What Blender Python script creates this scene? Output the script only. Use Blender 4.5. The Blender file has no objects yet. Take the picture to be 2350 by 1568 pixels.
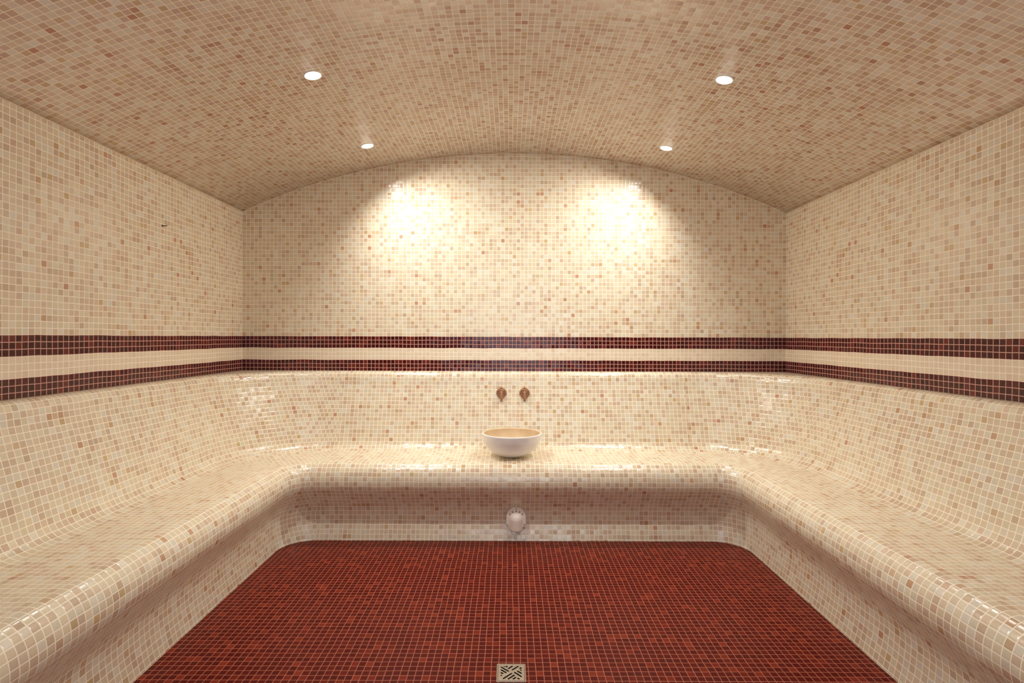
import bpy, bmesh, math
from math import sin, cos, pi, radians, sqrt
from mathutils import Vector, Matrix

# ---------------------------------------------------------------- constants
# All lengths are worked out in mosaic pitches (T) and turned into metres.
T = 0.0265
EYE = 44.6                      # eye height in pitches
XL, XR, YB = -68.4, 70.5, 138.1  # left wall, right wall, back wall (pitches from the camera)
YF = -20.0                      # front wall, behind the camera
XC = (XL + XR) / 2
ARC_R = 168.3                   # radius of the vault
EAVE = EYE + 31.85
HALF = (XR - XL) / 2
ARC_CZ = EAVE - sqrt(ARC_R**2 - HALF**2)
RC = 26.5                       # corner centre offset of the bench sweep

sc = bpy.context.scene
# ---------------------------------------------------------------- camera
cam_d = bpy.data.cameras.new('camera')
cam_d.sensor_width = 36.0
cam_d.lens = 36.0 * 1240 / 2350
cam_d.shift_x = 5 / 2350
cam_d.shift_y = -11 / 2350
cam_d.clip_start = 0.02
cam = bpy.data.objects.new('camera', cam_d)
sc.collection.objects.link(cam)
cam.matrix_world = Matrix.Translation((0, 0, EYE * T)) @ Matrix.Rotation(radians(90), 4, 'X') @ Matrix.Rotation(radians(0.19), 4, 'Z')
sc.camera = cam
# ---------------------------------------------------------------- world and exposure
w = bpy.data.worlds.new('world')
sc.world = w
w.use_nodes = True
w.node_tree.nodes['Background'].inputs[0].default_value = (0.75, 0.85, 1.0, 1)
w.node_tree.nodes['Background'].inputs[1].default_value = 0.25
sc.view_settings.view_transform = 'Standard'
sc.view_settings.look = 'None'
sc.view_settings.gamma = 1.0
sc.view_settings.exposure = 0.0
sc.cycles.use_denoising = True
sc.cycles.max_bounces = 14
sc.cycles.diffuse_bounces = 10
sc.cycles.glossy_bounces = 4
sc.cycles.sample_clamp_indirect = 6.0
sc.cycles.caustics_reflective = False
sc.cycles.caustics_refractive = False
LAMP_STRENGTH = 9.0
SPOT_ENERGY = 53.0
SPOT_SIZE = 152.0
LAMP_TILT = 30.0
# cool light of the room beyond the doorway
ad = bpy.data.lights.new('doorway_daylight', 'AREA')
ad.shape = 'RECTANGLE'; ad.size = 46 * T; ad.size_y = 60 * T
ad.energy = 17.0; ad.color = (0.80, 0.88, 1.0)
ao = bpy.data.objects.new('doorway_daylight', ad)
sc.collection.objects.link(ao)
ao.location = (2 * T, (YF - 12) * T, 46 * T)
ao.rotation_euler = (radians(90), 0, 0)      # faces +Y, into the room

# ---------------------------------------------------------------- helpers
def tag(o, label=None, cat=None, group=None, kind=None):
    if label: o['label'] = label
    if cat: o['category'] = cat
    if group: o['group'] = group
    if kind: o['kind'] = kind
    return o

def empty(name, loc, rot=(0, 0, 0)):
    o = bpy.data.objects.new(name, None)
    sc.collection.objects.link(o)
    o.location = loc; o.rotation_euler = rot
    o.empty_display_size = 0.05
    return o

def link_mesh(name, me, mat, parent=None, smooth=True):
    o = bpy.data.objects.new(name, me)
    sc.collection.objects.link(o)
    if mat: me.materials.append(mat)
    if smooth:
        for f in me.polygons: f.use_smooth = True
    if parent: o.parent = parent
    return o

def obj(name, bm, mat, parent=None, smooth=True):
    bmesh.ops.recalc_face_normals(bm, faces=bm.faces)
    me = bpy.data.meshes.new(name)
    bm.to_mesh(me); bm.free()
    return link_mesh(name, me, mat, parent, smooth)

def srgb(r, g, b):
    def c(v):
        v /= 255.0
        return v / 12.92 if v <= 0.04045 else ((v + 0.055) / 1.055) ** 2.4
    return (c(r), c(g), c(b), 1.0)

def lathe(bm, prof, n=48, m=None, close=False):
    """prof: list of (radius, z)"""
    m = m or Matrix.Identity(4)
    rings = []
    for r, z in prof:
        if r < 1e-7:
            rings.append([bm.verts.new(m @ Vector((0, 0, z)))])
        else:
            rings.append([bm.verts.new(m @ Vector((r*cos(2*pi*i/n), r*sin(2*pi*i/n), z))) for i in range(n)])
    pairs = list(zip(rings, rings[1:])) + ([(rings[-1], rings[0])] if close else [])
    for a, b in pairs:
        for i in range(n):
            j = (i + 1) % n
            if len(a) == 1 and len(b) > 1: bm.faces.new((a[0], b[i], b[j]))
            elif len(b) == 1 and len(a) > 1: bm.faces.new((a[i], b[0], a[j]))
            elif len(a) > 1: bm.faces.new((a[i], b[i], b[j], a[j]))

def tube(bm, pts, rads, n=10, cyclic=False):
    pts = [Vector(p) for p in pts]
    if not hasattr(rads, '__len__'): rads = [rads] * len(pts)
    rings = []
    N = len(pts)
    up = None
    for k, p in enumerate(pts):
        if cyclic: t = pts[(k+1) % N] - pts[k-1]
        else: t = pts[min(k+1, N-1)] - pts[max(k-1, 0)]
        t.normalize()
        if up is None:
            up = Vector((0, 0, 1)) if abs(t.z) < .9 else Vector((1, 0, 0))
        s = t.cross(up).normalized()
        up = s.cross(t).normalized()
        rings.append([bm.verts.new(p + rads[k] * (cos(2*pi*i/n) * s + sin(2*pi*i/n) * up)) for i in range(n)])
    rr = list(zip(rings, rings[1:])) + ([(rings[-1], rings[0])] if cyclic else [])
    for a, b in rr:
        for i in range(n):
            j = (i + 1) % n
            bm.faces.new((a[i], a[j], b[j], b[i]))
    if not cyclic:
        bm.faces.new(rings[0][::-1]); bm.faces.new(rings[-1])

def ellipsoid(bm, c, r, nu=20, nv=12):
    m = Matrix.Translation(c) @ Matrix.Diagonal((r[0], r[1], r[2], 1))
    lathe(bm, [(sin(pi*k/nv) if 0 < k < nv else 0, -cos(pi*k/nv)) for k in range(nv+1)], nu, m)

def box(bm, c, s, rot=None):
    m = Matrix.Translation(c) @ (rot.to_4x4() if rot else Matrix.Identity(4)) @ Matrix.Diagonal((s[0], s[1], s[2], 1))
    bmesh.ops.create_cube(bm, size=1, matrix=m)

def bevel_mod(o, wd, seg=3):
    md = o.modifiers.new('bevel', 'BEVEL'); md.width = wd; md.segments = seg; md.limit_method = 'ANGLE'
    md.harden_normals = False
    return md

# ---------------------------------------------------------------- materials
def mosaic(name, palette, grout, rough=0.2, bands=False, grout_w=0.051, seed=0.0, red=None, jitter=0.075, red_grout=None):
    m = bpy.data.materials.new(name)
    m.use_nodes = True
    nt = m.node_tree; N = nt.nodes; L = nt.links
    bsdf = N['Principled BSDF']
    def math_(op, a, b=None, c=None):
        n = N.new('ShaderNodeMath'); n.operation = op
        for i, v in enumerate((a, b, c)):
            if v is None: continue
            if isinstance(v, (int, float)): n.inputs[i].default_value = v
            else: L.new(v, n.inputs[i])
        return n.outputs[0]
    def vmath(op, a, b=None, scale=None):
        n = N.new('ShaderNodeVectorMath'); n.operation = op
        for i, v in enumerate((a, b)):
            if v is None: continue
            if isinstance(v, tuple): n.inputs[i].default_value = v
            else: L.new(v, n.inputs[i])
        if scale is not None: n.inputs['Scale'].default_value = scale
        return n.outputs[0]
    def smooth(v, lo, hi):
        n = N.new('ShaderNodeMapRange'); n.interpolation_type = 'SMOOTHSTEP'
        L.new(v, n.inputs[0]); n.inputs[1].default_value = lo; n.inputs[2].default_value = hi
        return n.outputs[0]
    def mix(f, a, b):
        n = N.new('ShaderNodeMix'); n.data_type = 'RGBA'
        for s, v in ((n.inputs[0], f), (n.inputs[6], a), (n.inputs[7], b)):
            if isinstance(v, (int, float, tuple)): s.default_value = v
            else: L.new(v, s)
        return n.outputs[2]
    def ramp(fac, cols):
        n = N.new('ShaderNodeValToRGB'); n.color_ramp.interpolation = 'LINEAR'
        e = n.color_ramp.elements
        e[0].position = cols[0][0]; e[0].color = cols[0][1]
        e[1].position = cols[-1][0]; e[1].color = cols[-1][1]
        for p, c in cols[1:-1]:
            k = e.new(p); k.color = c
        L.new(fac, n.inputs[0])
        return n.outputs[0]
    uv = N.new('ShaderNodeUVMap').outputs[0]
    geo = N.new('ShaderNodeNewGeometry')
    # slightly uneven hand laying
    nz = N.new('ShaderNodeTexNoise'); nz.noise_dimensions = '3D'
    nz.inputs['Scale'].default_value = 7.0; nz.inputs['Detail'].default_value = 1.0
    L.new(geo.outputs['Position'], nz.inputs['Vector'])
    dist = vmath('SCALE', vmath('SUBTRACT', nz.outputs['Color'], (0.5, 0.5, 0.5)), scale=0.22)
    uvd = vmath('ADD', uv, dist)
    sp = N.new('ShaderNodeSeparateXYZ'); L.new(uvd, sp.inputs[0])
    u, v = sp.outputs[0], sp.outputs[1]
    fu, fv = math_('FRACT', u), math_('FRACT', v)
    cu, cv = math_('FLOOR', u), math_('FLOOR', v)
    cb = N.new('ShaderNodeCombineXYZ'); L.new(cu, cb.inputs[0]); L.new(cv, cb.inputs[1]); cb.inputs[2].default_value = seed
    wn = N.new('ShaderNodeTexWhiteNoise'); wn.noise_dimensions = '3D'; L.new(cb.outputs[0], wn.inputs['Vector'])
    wn2 = N.new('ShaderNodeTexWhiteNoise'); wn2.noise_dimensions = '3D'
    L.new(vmath('ADD', cb.outputs[0], (17.0, 5.0, 91.0)), wn2.inputs['Vector'])
    du = math_('MINIMUM', fu, math_('SUBTRACT', 1.0, fu))
    dv = math_('MINIMUM', fv, math_('SUBTRACT', 1.0, fv))
    # rounded-corner distance
    e = math_('SMOOTH_MIN', du, dv, 0.05)
    mask = smooth(e, grout_w - 0.02, grout_w + 0.02)
    body = ramp(wn.outputs['Value'], palette)
    br = N.new('ShaderNodeHueSaturation')
    L.new(math_('MULTIPLY_ADD', wn2.outputs['Value'], 0.09, 0.935), br.inputs['Value'])
    L.new(body, br.inputs['Color'])
    body = br.outputs[0]
    g_col = grout
    if bands:
        band1 = math_('MULTIPLY', math_('LESS_THAN', cv, -0.5), math_('GREATER_THAN', cv, -3.5))
        band2 = math_('MULTIPLY', math_('LESS_THAN', cv, -6.5), math_('GREATER_THAN', cv, -9.5))
        bandm = math_('MULTIPLY', math_('LESS_THAN', cv, -3.5), math_('GREATER_THAN', cv, -6.5))
        body = mix(math_('MULTIPLY', bandm, 0.75), body, srgb(230, 216, 194))
        isred = math_('ADD', band1, band2)
        redc = ramp(wn2.outputs['Value'], red)
        body = mix(isred, body, redc)
    # faint mottling in the glass
    mo = N.new('ShaderNodeTexNoise'); mo.inputs['Scale'].default_value = 130.0; mo.inputs['Detail'].default_value = 2.0
    L.new(geo.outputs['Position'], mo.inputs['Vector'])
    hv = N.new('ShaderNodeHueSaturation')
    L.new(math_('MULTIPLY_ADD', mo.outputs['Fac'], 0.14, 0.93), hv.inputs['Value'])
    L.new(body, hv.inputs['Color'])
    if red_grout and bands:
        g_col = mix(isred, grout, red_grout)
    col = mix(mask, g_col, hv.outputs[0])
    L.new(col, bsdf.inputs['Base Color'])
    rg = N.new('ShaderNodeMapRange'); L.new(mask, rg.inputs[0])
    rg.inputs[3].default_value = 0.75; rg.inputs[4].default_value = rough
    L.new(rg.outputs[0], bsdf.inputs['Roughness'])
    bsdf.inputs['IOR'].default_value = 1.7
    # pillowed tile edges and a small tilt per tile
    tilt = vmath('SCALE', vmath('SUBTRACT', wn.outputs['Color'], (0.5, 0.5, 0.5)), scale=jitter)
    nn = vmath('NORMALIZE', vmath('ADD', geo.outputs['Normal'], tilt))
    bp = N.new('ShaderNodeBump'); bp.inputs['Strength'].default_value = 0.35; bp.inputs['Distance'].default_value = 0.0007
    hgt = math_('ADD', smooth(e, grout_w - 0.03, grout_w + 0.12), math_('MULTIPLY', mo.outputs['Fac'], 0.05))
    L.new(hgt, bp.inputs['Height']); L.new(nn, bp.inputs['Normal'])
    L.new(bp.outputs[0], bsdf.inputs['Normal'])
    return m

CREAM = [(0.00, srgb(221, 216, 202)), (0.18, srgb(221, 212, 188)), (0.40, srgb(219, 206, 179)), (0.60, srgb(217, 201, 176)),
         (0.74, srgb(213, 193, 170)), (0.86, srgb(207, 187, 163)), (0.93, srgb(199, 178, 153)),
         (0.96, srgb(207, 178, 156)), (0.98, srgb(203, 180, 138)), (1.00, srgb(192, 146, 122))]
CREAM_V = [(0.00, srgb(226, 222, 216)), (0.18, srgb(222, 212, 200)), (0.40, srgb(218, 202, 186)), (0.55, srgb(216, 197, 180)),
         (0.68, srgb(211, 187, 174)), (0.80, srgb(205, 177, 165)), (0.90, srgb(197, 165, 151)),
         (0.95, srgb(204, 180, 146)), (0.98, srgb(190, 148, 133)), (1.00, srgb(186, 130, 108))]
RED = [(0.0, srgb(58, 4, 2)), (0.6, srgb(70, 8, 4)), (0.85, srgb(84, 18, 10)), (1.0, srgb(108, 36, 26))]
FLOOR = [(0.0, srgb(80, 11, 3)), (0.6, srgb(87, 14, 5)), (0.88, srgb(100, 24, 9)), (1.0, srgb(124, 42, 22))]
GROUT = srgb(252, 244, 226)
M_wall = mosaic('mosaic_wall', CREAM, GROUT, 0.2, True, seed=1, red=RED, red_grout=srgb(214, 165, 155))
M_ceil = mosaic('mosaic_vault', CREAM_V, GROUT, 0.28, seed=2)
M_bench = mosaic('mosaic_bench', CREAM, GROUT, 0.2, seed=3, jitter=0.1)
M_floor = mosaic('mosaic_floor', FLOOR, srgb(176, 106, 87), 0.4, seed=4, grout_w=0.045)

M_wall.node_tree.nodes['Principled BSDF'].inputs['IOR'].default_value = 1.5
M_floor.node_tree.nodes['Principled BSDF'].inputs['IOR'].default_value = 1.2

def simple(name, col, rough=0.5, metal=0.0, noise=None, bump=None):
    m = bpy.data.materials.new(name); m.use_nodes = True
    nt = m.node_tree; b = nt.nodes['Principled BSDF']
    b.inputs['Base Color'].default_value = col
    b.inputs['Roughness'].default_value = rough; b.inputs['Metallic'].default_value = metal
    if noise:
        col2, sc_, = noise
        n = nt.nodes.new('ShaderNodeTexNoise'); n.inputs['Scale'].default_value = sc_; n.inputs['Detail'].default_value = 4
        g = nt.nodes.new('ShaderNodeTexCoord'); nt.links.new(g.outputs['Object'], n.inputs['Vector'])
        r = nt.nodes.new('ShaderNodeValToRGB'); r.color_ramp.elements[0].position = .35; r.color_ramp.elements[1].position = .7
        r.color_ramp.elements[0].color = col; r.color_ramp.elements[1].color = col2
        nt.links.new(n.outputs['Fac'], r.inputs[0]); nt.links.new(r.outputs[0], b.inputs['Base Color'])
        if bump:
            bp = nt.nodes.new('ShaderNodeBump'); bp.inputs['Strength'].default_value = bump; bp.inputs['Distance'].default_value = .001
            nt.links.new(n.outputs['Fac'], bp.inputs['Height']); nt.links.new(bp.outputs[0], b.inputs['Normal'])
    return m

M_marble = simple('white_marble', srgb(247, 247, 249), 0.4, noise=(srgb(240, 239, 241), 14))
M_marble_shade = simple('bowl_inner_shade', srgb(218, 196, 164), 0.5, noise=(srgb(206, 182, 148), 18))  # marble toned tan to paint in the shade of the bowl's hollow
M_bronze = simple('antique_copper', srgb(204, 158, 126), 0.42, 0.55, noise=(srgb(160, 114, 84), 160), bump=.6)
M_plastic = simple('ivory_plastic', srgb(242, 236, 230), 0.35, noise=(srgb(236, 228, 220), 60))
M_dark = simple('dark_recess', srgb(18, 12, 10), 0.9, noise=(srgb(28, 20, 16), 30))
M_steel = simple('brushed_steel', srgb(196, 186, 174), 0.32, 0.9, noise=(srgb(176, 166, 156), 120))
M_trim = simple('lamp_trim_white', srgb(235, 232, 222), 0.4, noise=(srgb(228, 224, 214), 60))
M_caulk = simple('pale_sealant', srgb(240, 226, 206), 0.6, noise=(srgb(225, 208, 186), 60))
M_screw = simple('dull_screw', srgb(96, 78, 66), 0.4, 0.8, noise=(srgb(70, 54, 44), 200))
M_gunmetal = simple('grey_metal', srgb(120, 108, 96), 0.4, 0.7, noise=(srgb(98, 86, 76), 100))
M_lens = bpy.data.materials.new('lamp_lens'); M_lens.use_nodes = True
_b = M_lens.node_tree.nodes['Principled BSDF']
_b.inputs['Base Color'].default_value = (0.9, 0.9, 0.9, 1)
_b.inputs['Emission Color'].default_value = (1.0, 0.95, 0.84, 1)
_b.inputs['Emission Strength'].default_value = LAMP_STRENGTH

# ---------------------------------------------------------------- room shell
def surface(name, rows, uvs, mat, parent=None, thick=None, flip=False, smooth=True):
    """rows: grid of positions (in T units), uvs: per face list of 4 uv's via callback or grid"""
    nv, nu = len(rows), len(rows[0])
    verts = [tuple(c * T for c in p) for r in rows for p in r]
    faces, luv = [], []
    for j in range(nv - 1):
        for i in range(nu - 1):
            a, b, c, d = j*nu+i, j*nu+i+1, (j+1)*nu+i+1, (j+1)*nu+i
            f = [a, b, c, d]
            q = uvs(j, i) if callable(uvs) else [uvs[j][i], uvs[j][i+1], uvs[j+1][i+1], uvs[j+1][i]]
            if flip: f = f[::-1]; q = q[::-1]
            faces.append(f); luv += q
    me = bpy.data.meshes.new(name)
    me.from_pydata(verts, [], faces)
    uvl = me.uv_layers.new(name='UVMap')
    for k, q in enumerate(luv): uvl.data[k].uv = q
    o = link_mesh(name, me, mat, parent, smooth)
    if thick:
        md = o.modifiers.new('solid', 'SOLIDIFY'); md.thickness = thick; md.offset = -1.0
    return o

def arch_z(x): return ARC_CZ + sqrt(max(0, ARC_R**2 - (x - XC)**2))

YFW = YF
# floor (normal up)
DXC, DYC, DH = 0.33, 71.6, 1.93        # drain centre and half size (pitches)
gx = [XL, DXC - DH*.92, DXC + DH*.92, XR]; gy = [YFW, DYC - DH*.92, DYC + DH*.92, YB]
bm = bmesh.new(); uvl = bm.loops.layers.uv.new('UVMap')
gv = [[bm.verts.new((x*T, y*T, 0)) for x in gx] for y in gy]
for jj in range(3):
    for ii in range(3):
        if ii == 1 and jj == 1: continue
        ff = bm.faces.new((gv[jj][ii], gv[jj][ii+1], gv[jj+1][ii+1], gv[jj+1][ii]))
        for l in ff.loops: l[uvl].uv = (l.vert.co.x/T + .35, l.vert.co.y/T)
me = bpy.data.meshes.new('floor'); bm.to_mesh(me); bm.free()
o = link_mesh('floor', me, M_floor, smooth=False)
md = o.modifiers.new('solid', 'SOLIDIFY'); md.thickness = 0.08; md.offset = -1.0
tag(o, kind='structure')
# side walls
for nm, X, fl in (('wall_left', XL, False), ('wall_right', XR, True)):
    r = [[(X, YFW, 0), (X, YB, 0)], [(X, YFW, EAVE), (X, YB, EAVE)]]
    q = [[(YFW+.2, -EYE), (YB+.2, -EYE)], [(YFW+.2, EAVE-EYE), (YB+.2, EAVE-EYE)]]
    o = surface(nm, r, q, M_wall, thick=0.08, flip=fl, smooth=False)
    tag(o, kind='structure')
# back wall with arched top
NX = 64
xs = [XL + (XR-XL)*i/NX for i in range(NX+1)]
o = surface('wall_back', [[(x, YB, 0) for x in xs], [(x, YB, arch_z(x)) for x in xs]],
            [[(x+.4, -EYE) for x in xs], [(x+.4, arch_z(x)-EYE) for x in xs]], M_wall, thick=0.08, smooth=False)
tag(o, kind='structure')
# front wall with a doorway (behind the camera)
DX0, DX1, DZ = -22.0, 27.0, 79.0
bm = bmesh.new(); uvl = bm.loops.layers.uv.new('UVMap')
def fquad(x0, x1, z0a, z1a, z0b, z1b):
    vs = [bm.verts.new((x0*T, YF*T, z0a*T)), bm.verts.new((x0*T, YF*T, z1a*T)), bm.verts.new((x1*T, YF*T, z1b*T)), bm.verts.new((x1*T, YF*T, z0b*T))]
    f = bm.faces.new(vs)
    for l in f.loops: l[uvl].uv = (l.vert.co.x/T, l.vert.co.z/T - EYE)
cuts = sorted(set([XL + (XR-XL)*i/40 for i in range(41)] + [DX0, DX1]))
for a, b in zip(cuts, cuts[1:]):
    z0 = DZ if (a + b) / 2 > DX0 and (a + b) / 2 < DX1 else 0
    fquad(a, b, z0, arch_z(a), z0, arch_z(b))
bmesh.ops.remove_doubles(bm, verts=bm.verts, dist=1e-5)
me = bpy.data.meshes.new('wall_front'); bm.to_mesh(me); bm.free()
o = link_mesh('wall_front', me, M_wall, smooth=False)
md = o.modifiers.new('solid', 'SOLIDIFY'); md.thickness = 0.1; md.offset = -1.0
tag(o, kind='structure')
# vault
NA = 72
amax = math.asin(HALF / ARC_R)
angs = [-amax + 2*amax*i/NA for i in range(NA+1)]
rows = [[(XC + ARC_R*sin(a), y, ARC_CZ + ARC_R*cos(a)) for a in angs] for y in (YFW, YB)]
uvs = [[(a*ARC_R+.5, y) for a in angs] for y in (YFW, YB)]
o = surface('ceiling', rows, uvs, M_ceil, thick=0.08, flip=True)
tag(o, kind='structure')
# sealant beads where vault meets walls
bm = bmesh.new(); tube(bm, [((XC + (ARC_R-.05)*sin(a))*T, (YB-.03)*T, (ARC_CZ + (ARC_R-.05)*cos(a))*T) for a in angs], 0.0022, 8)
tag(obj('trim_1', bm, M_caulk), kind='structure')
bm = bmesh.new(); tube(bm, [((XL+.03)*T, YFW*T, (EAVE-.05)*T), ((XL+.03)*T, YB*T, (EAVE-.05)*T)], 0.0022, 8)
tag(obj('trim_2', bm, M_caulk), kind='structure')
bm = bmesh.new(); tube(bm, [((XR-.03)*T, YFW*T, (EAVE-.05)*T), ((XR-.03)*T, YB*T, (EAVE-.05)*T)], 0.0022, 8)
tag(obj('trim_3', bm, M_caulk), kind='structure')

# ---------------------------------------------------------------- bench
KEY = [(0.05, 35.80), (1.2, 35.72), (1.85, 35.38), (2.2, 34.75), (2.42, 33.9), (2.75, 32.0), (4.0, 27.4), (5.2, 23.0), (5.95, 20.2),
       (6.4, 18.8), (7.15, 17.75), (8.4, 17.15), (10.2, 17.0), (14, 17.0), (17, 17.0), (19.4, 17.0), (20.25, 16.93), (20.9, 16.55),
       (21.58, 15.85), (22.05, 15.0), (22.32, 14.1), (22.44, 13.2), (22.38, 12.3), (22.1, 11.45), (21.6, 10.6), (20.9, 9.5), (20.1, 8.3),
       (19.5, 7.1), (19.25, 5.8), (19.3, 4.4), (19.5, 2.9), (19.85, 1.4), (20.2, 0.0)]
def catmull(P, n):
    out = []
    for i in range(len(P)-1):
        p0 = P[max(i-1, 0)]; p1 = P[i]; p2 = P[i+1]; p3 = P[min(i+2, len(P)-1)]
        for k in range(n):
            t = k/n
            out.append(tuple(0.5*((2*p1[c]) + (-p0[c]+p2[c])*t + (2*p0[c]-5*p1[c]+4*p2[c]-p3[c])*t*t + (-p0[c]+3*p1[c]-3*p2[c]+p3[c])*t**3) for c in (0, 1)))
    out.append(P[-1])
    return out
dense = catmull(KEY, 16)
S = [0.0]
for a, b in zip(dense, dense[1:]): S.append(S[-1] + math.hypot(b[0]-a[0], b[1]-a[1]))
def prof_at(s):
    s = max(0, min(S[-1], s))
    for k in range(len(S)-1):
        if S[k+1] >= s:
            t = (s-S[k]) / max(1e-9, S[k+1]-S[k])
            return (dense[k][0]*(1-t)+dense[k+1][0]*t, dense[k][1]*(1-t)+dense[k+1][1]*t)
    return dense[-1]
SUB = 3
nrow = int(math.ceil(S[-1]))
svals = [min(S[-1], k/SUB) for k in range(nrow*SUB+1)]
while len(svals) > 1 and svals[-2] >= S[-1] - 1e-6: svals.pop()
prof = [prof_at(s) for s in svals]

CL = (XL + RC, YB - RC); CR = (XR - RC, YB - RC)
NARC = 28
def columns():
    cols = []   # (segment id, param)
    for k in range(9): cols.append(('L', YF + .08 + (CL[1]-YF-.08)*k/8))
    for k in range(1, NARC+1): cols.append(('LA', (pi/2)*k/NARC))
    for k in range(1, 13): cols.append(('B', CL[0] + (CR[0]-CL[0])*k/12))
    for k in range(1, NARC+1): cols.append(('RA', (pi/2)*k/NARC))
    for k in range(1, 9): cols.append(('R', CR[1] + (YF+.08-CR[1])*k/8))
    return cols
COLS = columns()
def place(col, wv, z):
    s, t = col
    if s == 'L': return (XL + wv, t, z)
    if s == 'LA': return (CL[0] - (RC-wv)*cos(t), CL[1] + (RC-wv)*sin(t), z)
    if s == 'B': return (t, YB - wv, z)
    if s == 'RA': return (CR[0] + (RC-wv)*sin(t), CR[1] + (RC-wv)*cos(t), z)
    return (XR - wv, t, z)
def bench_uv(j0):
    def f(j, i):
        jj = j + j0
        v0, v1 = svals[jj], svals[jj+1]
        row = int((v0 + v1) / 2)
        wm = prof_at(row + .5)[0]
        seg = COLS[i+1][0]
        t0, t1 = COLS[i][1], COLS[i+1][1]
        if i > 0 and COLS[i][0] != seg:
            t0 = {'LA': 0.0, 'B': CL[0], 'RA': 0.0, 'R': CR[1]}[seg]
        if seg in ('LA', 'RA'):
            r = RC - wm
            off = 400.3 if seg == 'LA' else 800.3
            u0, u1 = off + t0*r, off + t1*r
        elif seg == 'B': u0, u1 = t0 + .45, t1 + .45
        elif seg == 'L': u0, u1 = t0 + 1200.2, t1 + 1200.2
        else: u0, u1 = t0 + 1600.2, t1 + 1600.2
        return [(u0, v0), (u1, v0), (u1, v1), (u0, v1)]
    return f
def split_at(cond):
    for k, p in enumerate(prof):
        if cond(p): return k
iA = split_at(lambda p: p[0] > 7.8)
iA -= iA % SUB
iB = split_at(lambda p: p[0] > 20 and p[1] < 12.0)
iB -= iB % SUB
bench = empty('tiled_bench', (XC*T, (YB-20)*T, 0))
tag(bench, 'U-shaped built-in bench of cream and pink mosaic running along three walls', 'bench')
inv = Matrix.Translation(-bench.location)
def col_out(col):
    """horizontal unit vector from the wall into the room for this column"""
    s_, t = col
    if s_ == 'L': return Vector((1, 0, 0))
    if s_ == 'LA': return Vector((cos(t), -sin(t), 0))
    if s_ == 'B': return Vector((0, -1, 0))
    if s_ == 'RA': return Vector((-sin(t), -cos(t), 0))
    return Vector((-1, 0, 0))
def bench_part(name, j0, j1):
    nu = len(COLS); nv = j1 - j0 + 1
    verts, nors = [], []
    for layer in (0, 1):
        for j in range(j0, j1+1):
            a, b = prof[max(j-1, 0)], prof[min(j+1, len(prof)-1)]
            dw, dz = b[0]-a[0], b[1]-a[1]; l_ = math.hypot(dw, dz)
            nw, nz_ = -dz/l_, dw/l_
            for c in COLS:
                n = col_out(c)*nw + Vector((0, 0, nz_))
                p = Vector(place(c, *prof[j]))*T
                if layer: p = p - n*0.018
                p.z = max(p.z, 0.0004)
                e_ = 0.0009
                p.x = min(max(p.x, XL*T+e_), XR*T-e_); p.y = min(p.y, YB*T-e_)
                verts.append(p); nors.append(-n if layer else n)
    fuv = bench_uv(j0)
    faces, luv = [], []
    base = nu*nv
    for j in range(nv-1):
        for i in range(nu-1):
            q = fuv(j, i)
            f = [j*nu+i, j*nu+i+1, (j+1)*nu+i+1, (j+1)*nu+i]
            faces.append(f[::-1]); luv += q[::-1]
            faces.append([base+k for k in f]); luv += q
    for i in range(nu-1):
        for j, fl in ((0, 0), (nv-1, 1)):
            f = [j*nu+i, j*nu+i+1, base+j*nu+i+1, base+j*nu+i]
            if fl: f = f[::-1]
            faces.append(f); luv += [(.5, .5)]*4
    for j in range(nv-1):
        for i, fl in ((0, 1), (nu-1, 0)):
            f = [j*nu+i, (j+1)*nu+i, base+(j+1)*nu+i, base+j*nu+i]
            if fl: f = f[::-1]
            faces.append(f); luv += [(.5, .5)]*4
    me = bpy.data.meshes.new(name)
    me.from_pydata([tuple(v) for v in verts], [], faces)
    uvl_ = me.uv_layers.new(name='UVMap')
    for k, q in enumerate(luv): uvl_.data[k].uv = q
    o = link_mesh(name, me, M_bench, bench, True)
    me.normals_split_custom_set_from_vertices([tuple(n) for n in nors])
    o.matrix_parent_inverse = inv
    return o
bp_back = bench_part('backrest', 0, iA)
bp_seat = bench_part('seat', iA, iB)
bp_front = bench_part('front_apron', iB, len(prof)-1)
# flat corner shelves behind the curved backrest
for nm, C, sx, XW in (('corner_ledge', CL, -1, XL), ('corner_ledge', CR, 1, XR)):
    pts = [(C[0] + sx*RC*cos(t*pi/40), C[1] + RC*sin(t*pi/40)) for t in range(21)]
    zz = prof[0][1]
    vs = [(XW*T - sx*.0009, YB*T - .0009, zz*T)] + [(p[0]*T, p[1]*T, zz*T) for p in pts]
    vs = [(min(max(a, XL*T+.0009), XR*T-.0009), min(b, YB*T-.0009), c) for a, b, c in vs]
    n = len(vs)
    vs += [(a, b, (zz-1)*T) for a, b, c in vs]
    fs = []
    for k in range(1, n-1):
        fs.append((0, k, k+1)); fs.append((n, n+k+1, n+k))
    for k in range(1, n-1): fs.append((k, n+k, n+k+1, k+1))
    bm = bmesh.new()
    bv = [bm.verts.new(v) for v in vs]; uvl = bm.loops.layers.uv.new('UVMap')
    for f in fs:
        ff = bm.faces.new([bv[q] for q in f])
        for l in ff.loops: l[uvl].uv = (l.vert.co.x/T + .2, l.vert.co.y/T + .3)
    o = obj(nm, bm, M_bench, bench, smooth=False); o.matrix_parent_inverse = inv

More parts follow.
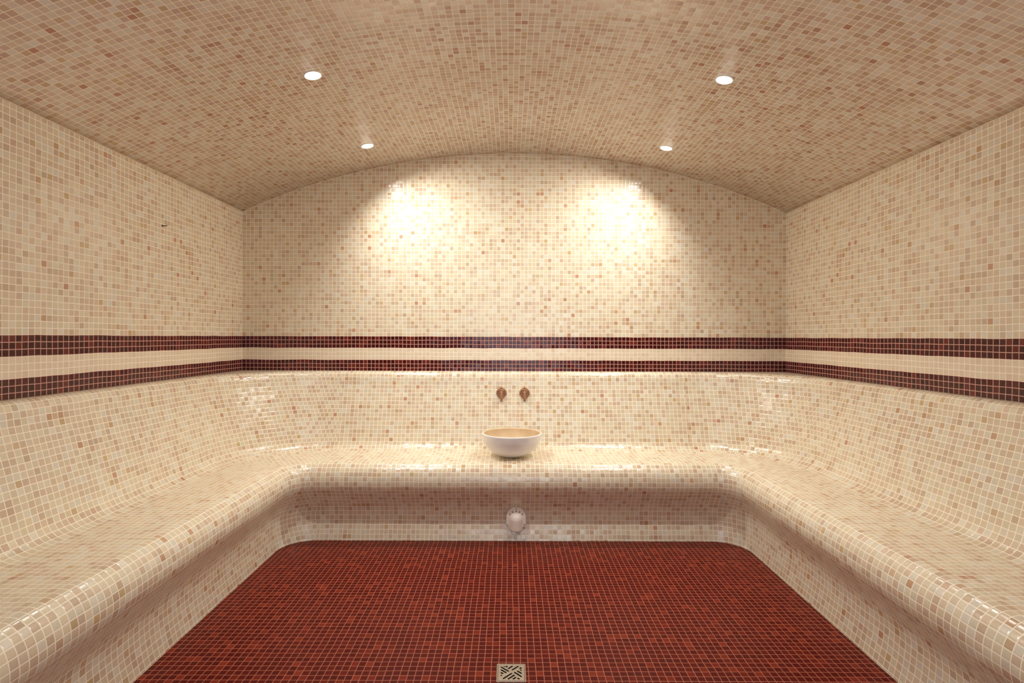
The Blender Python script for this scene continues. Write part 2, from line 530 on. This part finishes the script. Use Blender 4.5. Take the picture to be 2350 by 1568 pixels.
# ---------------------------------------------------------------- stone bowl
bowl = empty('stone_bowl', (0.55*T, (YB-13.4)*T, 17.0*T + .0006))
tag(bowl, 'white marble wash bowl standing on the back bench under two copper taps', 'bowl')
outp = [(0, 0), (1.2, 0), (1.9, .08), (2.9, .34), (3.95, .8), (5.0, 1.45), (5.75, 2.2), (6.28, 3.05), (6.65, 3.8), (6.88, 4.7), (6.96, 5.15), (6.98, 5.35), (6.92, 5.47), (6.8, 5.5)]
inn = [(6.8, 5.5), (6.62, 5.44), (6.5, 5.3), (6.4, 4.5), (6.0, 3.3), (5.2, 2.2), (3.9, 1.3), (2.2, .9), (1.0, .75), (0, .7)]
bm = bmesh.new(); lathe(bm, [(r*T*.985, z*T) for r, z in catmull(outp, 4)], 72); obj('bowl_shell', bm, M_marble, bowl)
bm = bmesh.new(); lathe(bm, [(r*T*.985, z*T) for r, z in catmull(inn, 4)], 72); tag(obj('basin', bm, M_marble_shade, bowl), 'hollow of the bowl, its shade painted in beige')

# ---------------------------------------------------------------- wall spouts
def prof_w(z):
    for a, b in zip(prof, prof[1:]):
        if a[1] >= z >= b[1] and a[0] < 10: return a[0] + (b[0]-a[0])*(a[1]-z)/max(1e-9, a[1]-b[1])
def make_spout(x, mirror):
    z = 30.6
    wv = prof_w(z)
    lean = math.atan2(4.2, 15.0)
    root = empty('wall_tap', (x*T, (YB-wv)*T, z*T), (-lean*0 , 0, 0))
    s = -1 if mirror else 1
    def P(a, b, c): return (s*a*.001, -c*.001, b*.001)     # x right, z up, out of wall (mm)
    # leaning back plate: pierced scroll rosette
    bm = bmesh.new()
    def off(b): return -b * math.tan(lean)                # wall leans: out-of-wall offset at height b
    out = []
    for k in range(40):
        t = 2*pi*k/40
        rx = 32 * (abs(cos(t))**1.15) * (1 if cos(t) > 0 else -1)
        rz = (30 if sin(t) > 0 else 36) * (abs(sin(t))**1.0) * (1 if sin(t) > 0 else -1)
        out.append(P(rx, rz, 3.5 + off(rz)))
    tube(bm, out, 0.0024, 8, cyclic=True)
    for q in (-1, 1):
        for cx, cz, r0, a0 in ((20, 9, 8, 0), (21, -8, 8.5, 1.6), (13, 22, 6.5, .8), (13.5, -23, 6.5, 2.4), (27, 1, 4, 3)):
            pts = []
            for k in range(22):
                t = a0 + k*.42; r = r0*(1-.035*k)
                pts.append(P(q*(cx + r*cos(t)), cz + r*sin(t), 4 + off(cz) + .12*k))
            tube(bm, pts, 0.0019, 7)
        for k in range(7):
            t = radians(-62 + 20*k)
            ellipsoid(bm, P(q*32*cos(t), 31*sin(t), 4.2+off(31*sin(t))), (.0034, .0028, .0034), 10, 6)
    obj('backplate', bm, M_bronze, root)
    # animal-like body tapering down into the beak
    bm = bmesh.new()
    sec = [(44, 4, 6, 4), (41, 9, 10, 7), (36, 13, 13, 9), (30, 14.5, 15, 10), (23, 13, 16, 11), (16, 12, 17, 12), (8, 13.5, 19, 13), (0, 13, 22, 14),
           (-8, 12.5, 25, 14), (-16, 12, 27, 13), (-24, 11, 28, 12), (-31, 9.5, 27.5, 11), (-37, 9, 26, 10), (-41, 8.5, 25, 9)]
    rings = []
    for b, hw, c, dp in sec:
        rings.append([bm.verts.new(P(.8*hw*cos(2*pi*i/24)*(1+.05*cos(6*pi*i/12)), b, c*.75 + dp*sin(2*pi*i/24) + off(b)*.6)) for i in range(24)])
    for a, b in zip(rings, rings[1:]):
        for i in range(24):
            bm.faces.new((a[i], a[(i+1) % 24], b[(i+1) % 24], b[i]))
    bm.faces.new(rings[0]); bm.faces.new(rings[-1])
    obj('spout_body', bm, M_bronze, root)
    bm = bmesh.new()
    ellipsoid(bm, P(-1, 34, 19), (.0055, .004, .006)); ellipsoid(bm, P(-9, 13, 22), (.0052, .005, .0048)); ellipsoid(bm, P(9, 13, 22), (.0052, .005, .0048))
    tube(bm, [P(-13, 20, 20), P(-6, 22, 25), P(0, 19, 27), P(6, 22, 25), P(13, 20, 20)], .0028, 8)
    tube(bm, [P(-11, 5, 25), P(-5, 3, 31), P(0, 4, 33), P(5, 3, 31), P(11, 5, 25)], .0026, 8)
    tube(bm, [P(-9, -7, 28), P(0, -9, 35), P(9, -7, 28)], .0024, 8)
    for q in (-1, 1): tube(bm, [P(q*12, 28, 14), P(q*15, 18, 17), P(q*13, 4, 20), P(q*15, -8, 20), P(q*10, -22, 24), P(q*8, -36, 26)], .0024, 8)
    obj('relief_ornament', bm, M_bronze, root)
    bm = bmesh.new(); ellipsoid(bm, P(3, 31, 24.5), (.003, .002, .003), 12, 8)
    tag(obj('eye', bm, M_dark, root), 'dark round eye in the crown of the tap')
    bm = bmesh.new()
    lathe(bm, [(0.0048, 0), (.0085, 0), (.0088, .003), (.0065, .006), (.0048, .006)], 20, Matrix.Translation(P(0, -45, 20)), close=True)
    obj('spout_collar', bm, M_bronze, root)
    for q in (-1, 1):
        bm = bmesh.new(); tube(bm, [P(q*5, -42, 20), P(q*5, -50, 20), P(q*4.4, -56, 20)], [.0026, .0024, .0017], 10)
        obj('prong', bm, M_bronze, root)
    return root
tag(make_spout(-2.05, False), 'ornate copper wall tap above the bowl, the left one of the pair', 'tap', 'copper wall taps above the bowl')
tag(make_spout(3.72, True), 'ornate copper wall tap above the bowl, the right one of the pair', 'tap', 'copper wall taps above the bowl')

# ---------------------------------------------------------------- steam outlet cover
steam = empty('steam_outlet_cover', (1.5*T, (YB-20.0)*T, 4.9*T))
tag(steam, 'ivory plastic steam outlet hood screwed to the front of the back bench', 'vent')
def mm(x, z, out): return Vector((x*.001, -out*.001, z*.001))
W2, top, bot = 57.0, 66.0, -48.0
bm = bmesh.new()
ol = [(-W2, bot+6), (-W2+6, bot), (W2-6, bot), (W2, bot+6)]
cz = top - W2
ol += [(W2*cos(pi*k/24), cz + W2*sin(pi*k/24)) for k in range(25)]
fr = [bm.verts.new(mm(x*.97, z*.97, 6)) for x, z in ol]
md_ = [bm.verts.new(mm(x, z, 4)) for x, z in ol]
bk = [bm.verts.new(mm(x, z, -8)) for x, z in ol]
n = len(ol)
bm.faces.new(fr)
for a, b in ((fr, md_), (md_, bk)):
    for i in range(n): bm.faces.new((a[i], a[(i+1) % n], b[(i+1) % n], b[i]))
obj('mounting_plate', bm, M_plastic, steam, smooth=False)
# hood: round top flowing into a half-barrel that hangs past the plate
bm = bmesh.new()
R = 38.0; hb = -64.0; hz = -6.0
prof_h = []
for k in range(0, 13):
    t = (pi/2)*k/12
    prof_h.append((R*sin(t), hz + R*cos(t), ))
rings = []
NS = 20
for k in range(13):
    t = (pi/2)*k/12
    rr, zz = R*sin(t), hz + R*cos(t)
    rings.append([mm(-rr*cos(pi*i/NS), zz, 5 + 1.05*rr*sin(pi*i/NS)) for i in range(NS+1)])
for zz, sc_ in ((-14, 1.0), (-22, 1.0), (-30, 1.0), (-42, 1.0), (-53, 1.0), (-59, .985)):
    rings.append([mm(-R*sc_*cos(pi*i/NS), zz - 7*sin(pi*i/NS), 5 + 1.05*R*sc_*sin(pi*i/NS)) for i in range(NS+1)])
rings.append([mm(-R*.93*cos(pi*i/NS), -60 - 7*sin(pi*i/NS), 5 + 1.05*R*.93*sin(pi*i/NS)) for i in range(NS+1)])
rings.append([mm(-R*.9*cos(pi*i/NS), -48 - 7*sin(pi*i/NS), 5 + 1.05*R*.9*sin(pi*i/NS)) for i in range(NS+1)])
rings.append([mm(-R*.86*cos(pi*i/NS), -8, 5 + 1.0*R*.86*sin(pi*i/NS)) for i in range(NS+1)])
bv = [[bm.verts.new(p) for p in r] for r in rings[1:]]
apex = bm.verts.new(mm(0, hz+R, 5))
for i in range(NS): bm.faces.new((apex, bv[0][i], bv[0][i+1]))
for a, b in zip(bv, bv[1:]):
    for i in range(NS): bm.faces.new((a[i], b[i], b[i+1], a[i+1]))
obj('hood', bm, M_plastic, steam)
for x, z in ((-36, 23.5), (-20, 38), (0, 43), (20, 38), (36, 24)):
    bm = bmesh.new()
    ellipsoid(bm, mm(x, z, 6), (.0026, .0016, .0042), 14, 8)
    tag(obj('vent_slot', bm, M_dark, steam), 'small dark vent slot')
for x, z in ((-50, -37), (50, -35), (0, 57)):
    bm = bmesh.new(); lathe(bm, [(0, .0012), (.0012, .0012), (.0016, .0016), (.0028, .0012), (.003, 0), (0, 0)], 16, Matrix.Translation(mm(x, z, 5.4)) @ Matrix.Rotation(radians(90), 4, 'X'))
    obj('screw', bm, M_screw, steam)

# ---------------------------------------------------------------- floor drain
drain = empty('floor_drain', (DXC*T, DYC*T, 0))
tag(drain, 'square steel floor drain with diagonal slots set in the red mosaic floor', 'drain')
def sq_ring(bm, r0, r1, z0, z1, rad=.003):
    def loop(r, z):
        o_ = []
        for cx, cy, a0 in ((1, 1, 0), (-1, 1, 90), (-1, -1, 180), (1, -1, 270)):
            for k in range(5):
                a = radians(a0 + 22.5*k)
                o_.append(bm.verts.new((cx*(r-rad) + rad*cos(a), cy*(r-rad) + rad*sin(a), z)))
        return o_
    A, B, C, D = loop(r1, z0), loop(r1, z1), loop(r0, z1), loop(r0, z0)
    for a, b in ((A, B), (B, C), (C, D), (D, A)):
        for i in range(20): bm.faces.new((a[i], a[(i+1) % 20], b[(i+1) % 20], b[i]))
h = DH * T
bm = bmesh.new(); sq_ring(bm, h*.93, h, -.004, .0022); o = obj('drain_frame', bm, M_steel, drain, smooth=False); bevel_mod(o, .0005, 2)
# grate plate: real slots cut with polygons through a boolean
gh = h*.905
bm = bmesh.new(); box(bm, (0, 0, .0006), (2*gh, 2*gh, .002)); grate = obj('grate', bm, M_steel, drain, smooth=False)
cut = bmesh.new()
def slot(x0, y0, x1, y1, wd):
    dx, dy = x1-x0, y1-y0; L_ = math.hypot(dx, dy); a = math.atan2(dy, dx)
    box(cut, ((x0+x1)/2, (y0+y1)/2, 0), (L_, wd, .02), Matrix.Rotation(a, 3, 'Z'))
# slots in units of the grate half-size, a basket-weave of diagonals
g = gh
SL = [(-.80, .70, -.18, .14), (-.80, .36, -.36, -.04), (-.80, .02, -.60, -.16) , (-.80, -.30, -.70, -.38),
      (-.12, .30, .12, .50, ) , (-.24, .46, .12, .82), (.06, .30, .56, .80), (-.56, .78, -.50, .72), (-.42, .66, -.28, .82),
      (.22, .06, .80, -.52), (.46, .20, .80, -.12), (.70, .34, .80, .24), (.64, .46, .80, .62),
      (-.62, -.76, .06, -.08), (-.26, -.80, .26, -.28), (.12, -.80, .36, -.56), (.46, -.66, .62, -.80)]
SL = [s for s in SL if s != (-.12, .30, .12, .50)]
for q in SL: slot(q[0]*g, q[1]*g, q[2]*g, q[3]*g, g*.135)
cm = bpy.data.meshes.new('cut'); cut.to_mesh(cm); cut.free()
co = bpy.data.objects.new('cut', cm); sc.collection.objects.link(co)
# apply the boolean per slot with the exact solver, then drop the cutter
md = grate.modifiers.new('b', 'BOOLEAN'); md.operation = 'DIFFERENCE'; md.object = co; md.solver = 'EXACT'; md.use_self = True
co.parent = drain
bpy.context.view_layer.update()
dg = bpy.context.evaluated_depsgraph_get()
newme = bpy.data.meshes.new_from_object(grate.evaluated_get(dg))
grate.modifiers.clear(); grate.data = newme
bpy.data.objects.remove(co)
bevel_mod(grate, .0004, 2)
bm = bmesh.new(); box(bm, (0, 0, -.0275), (2*h*.918, 2*h*.918, .055))
bmesh.ops.delete(bm, geom=[f for f in bm.faces if f.normal.z > .9 or f.calc_center_median().z > -.001], context='FACES')
tag(obj('drain_sump', bm, M_dark, drain, smooth=False), 'dark shaft under the grate')
grate.location.z = .0008

# ---------------------------------------------------------------- downlights
def make_lamp():
    root = empty('ceiling_downlight', (0, 0, 0))
    bm = bmesh.new()
    lathe(bm, [(.034, -.003), (.0355, -.0045), (.0375, -.0045), (.039, -.003), (.0395, .001), (.034, .001)], 48, close=True)
    obj('trim_ring', bm, M_trim, root)
    bm = bmesh.new()
    lathe(bm, [(0, -.0022), (.012, -.0021), (.024, -.0018), (.0335, -.001), (.0335, .001), (0, .001)], 40)
    l = obj('lamp_lens', bm, M_lens, root)
    return root
lamp0 = make_lamp()
LAMPS = [(-32.6, 123.1, 'round recessed downlight in the vault, farther one on the left side near the back wall'),
         (35.6, 123.4, 'round recessed downlight in the vault, farther one on the right side near the back wall'),
         (-32.9, 89.8, 'round recessed downlight in the vault, larger and nearer one on the left side'),
         (35.8, 90.5, 'round recessed downlight in the vault, larger and nearer one on the right side')]
def copy_tree(o, parent=None):
    c = o.copy(); sc.collection.objects.link(c); c.parent = parent
    for ch in [x for x in list(sc.objects) if x.parent == o]: copy_tree(ch, c)
    return c
for k, (x, y, lab) in enumerate(LAMPS):
    r = lamp0 if k == 0 else copy_tree(lamp0)
    a = math.asin((x - XC) / ARC_R)
    r.location = (x*T, y*T, arch_z(x)*T)
    r.rotation_euler = (0, a, 0)
    tag(r, lab, 'ceiling light', 'downlights in the vaulted ceiling')
    # the beam this lamp throws: adjustable spot turned towards the middle of the room
    ld = bpy.data.lights.new('lamp_beam', 'SPOT')
    ld.energy = SPOT_ENERGY; ld.color = (1.0, 0.96, 0.87)
    ld.spot_size = radians(SPOT_SIZE); ld.spot_blend = 1.0; ld.shadow_soft_size = 0.014
    lo = bpy.data.objects.new('lamp_beam', ld); sc.collection.objects.link(lo)
    sgn = 1 if x > XC else -1
    nrm = Vector((-sin(a), 0, -cos(a)))
    lo.location = Vector((x*T, y*T, arch_z(x)*T)) + nrm * 0.015
    lo.rotation_euler = (0, sgn * radians(LAMP_TILT), 0)

# ---------------------------------------------------------------- small metal pin on the left wall
pin = empty('wall_hook', ((XL)*T, 106.2*T, (EYE+21.6)*T))
tag(pin, 'tiny grey metal hook sticking out of the upper left wall', 'hook')
bm = bmesh.new(); tube(bm, [(0, 0, 0), (.012, 0, -.001), (.022, .001, .000), (.026, .002, .004)], [.0032, .0030, .0026, .0015], 10)
obj('hook_pin', bm, M_gunmetal, pin)
bm = bmesh.new(); lathe(bm, [(0, 0), (.0055, 0), (.005, .002), (0, .0025)], 16, Matrix.Rotation(radians(90), 4, 'Y'))
obj('rosette', bm, M_gunmetal, pin)
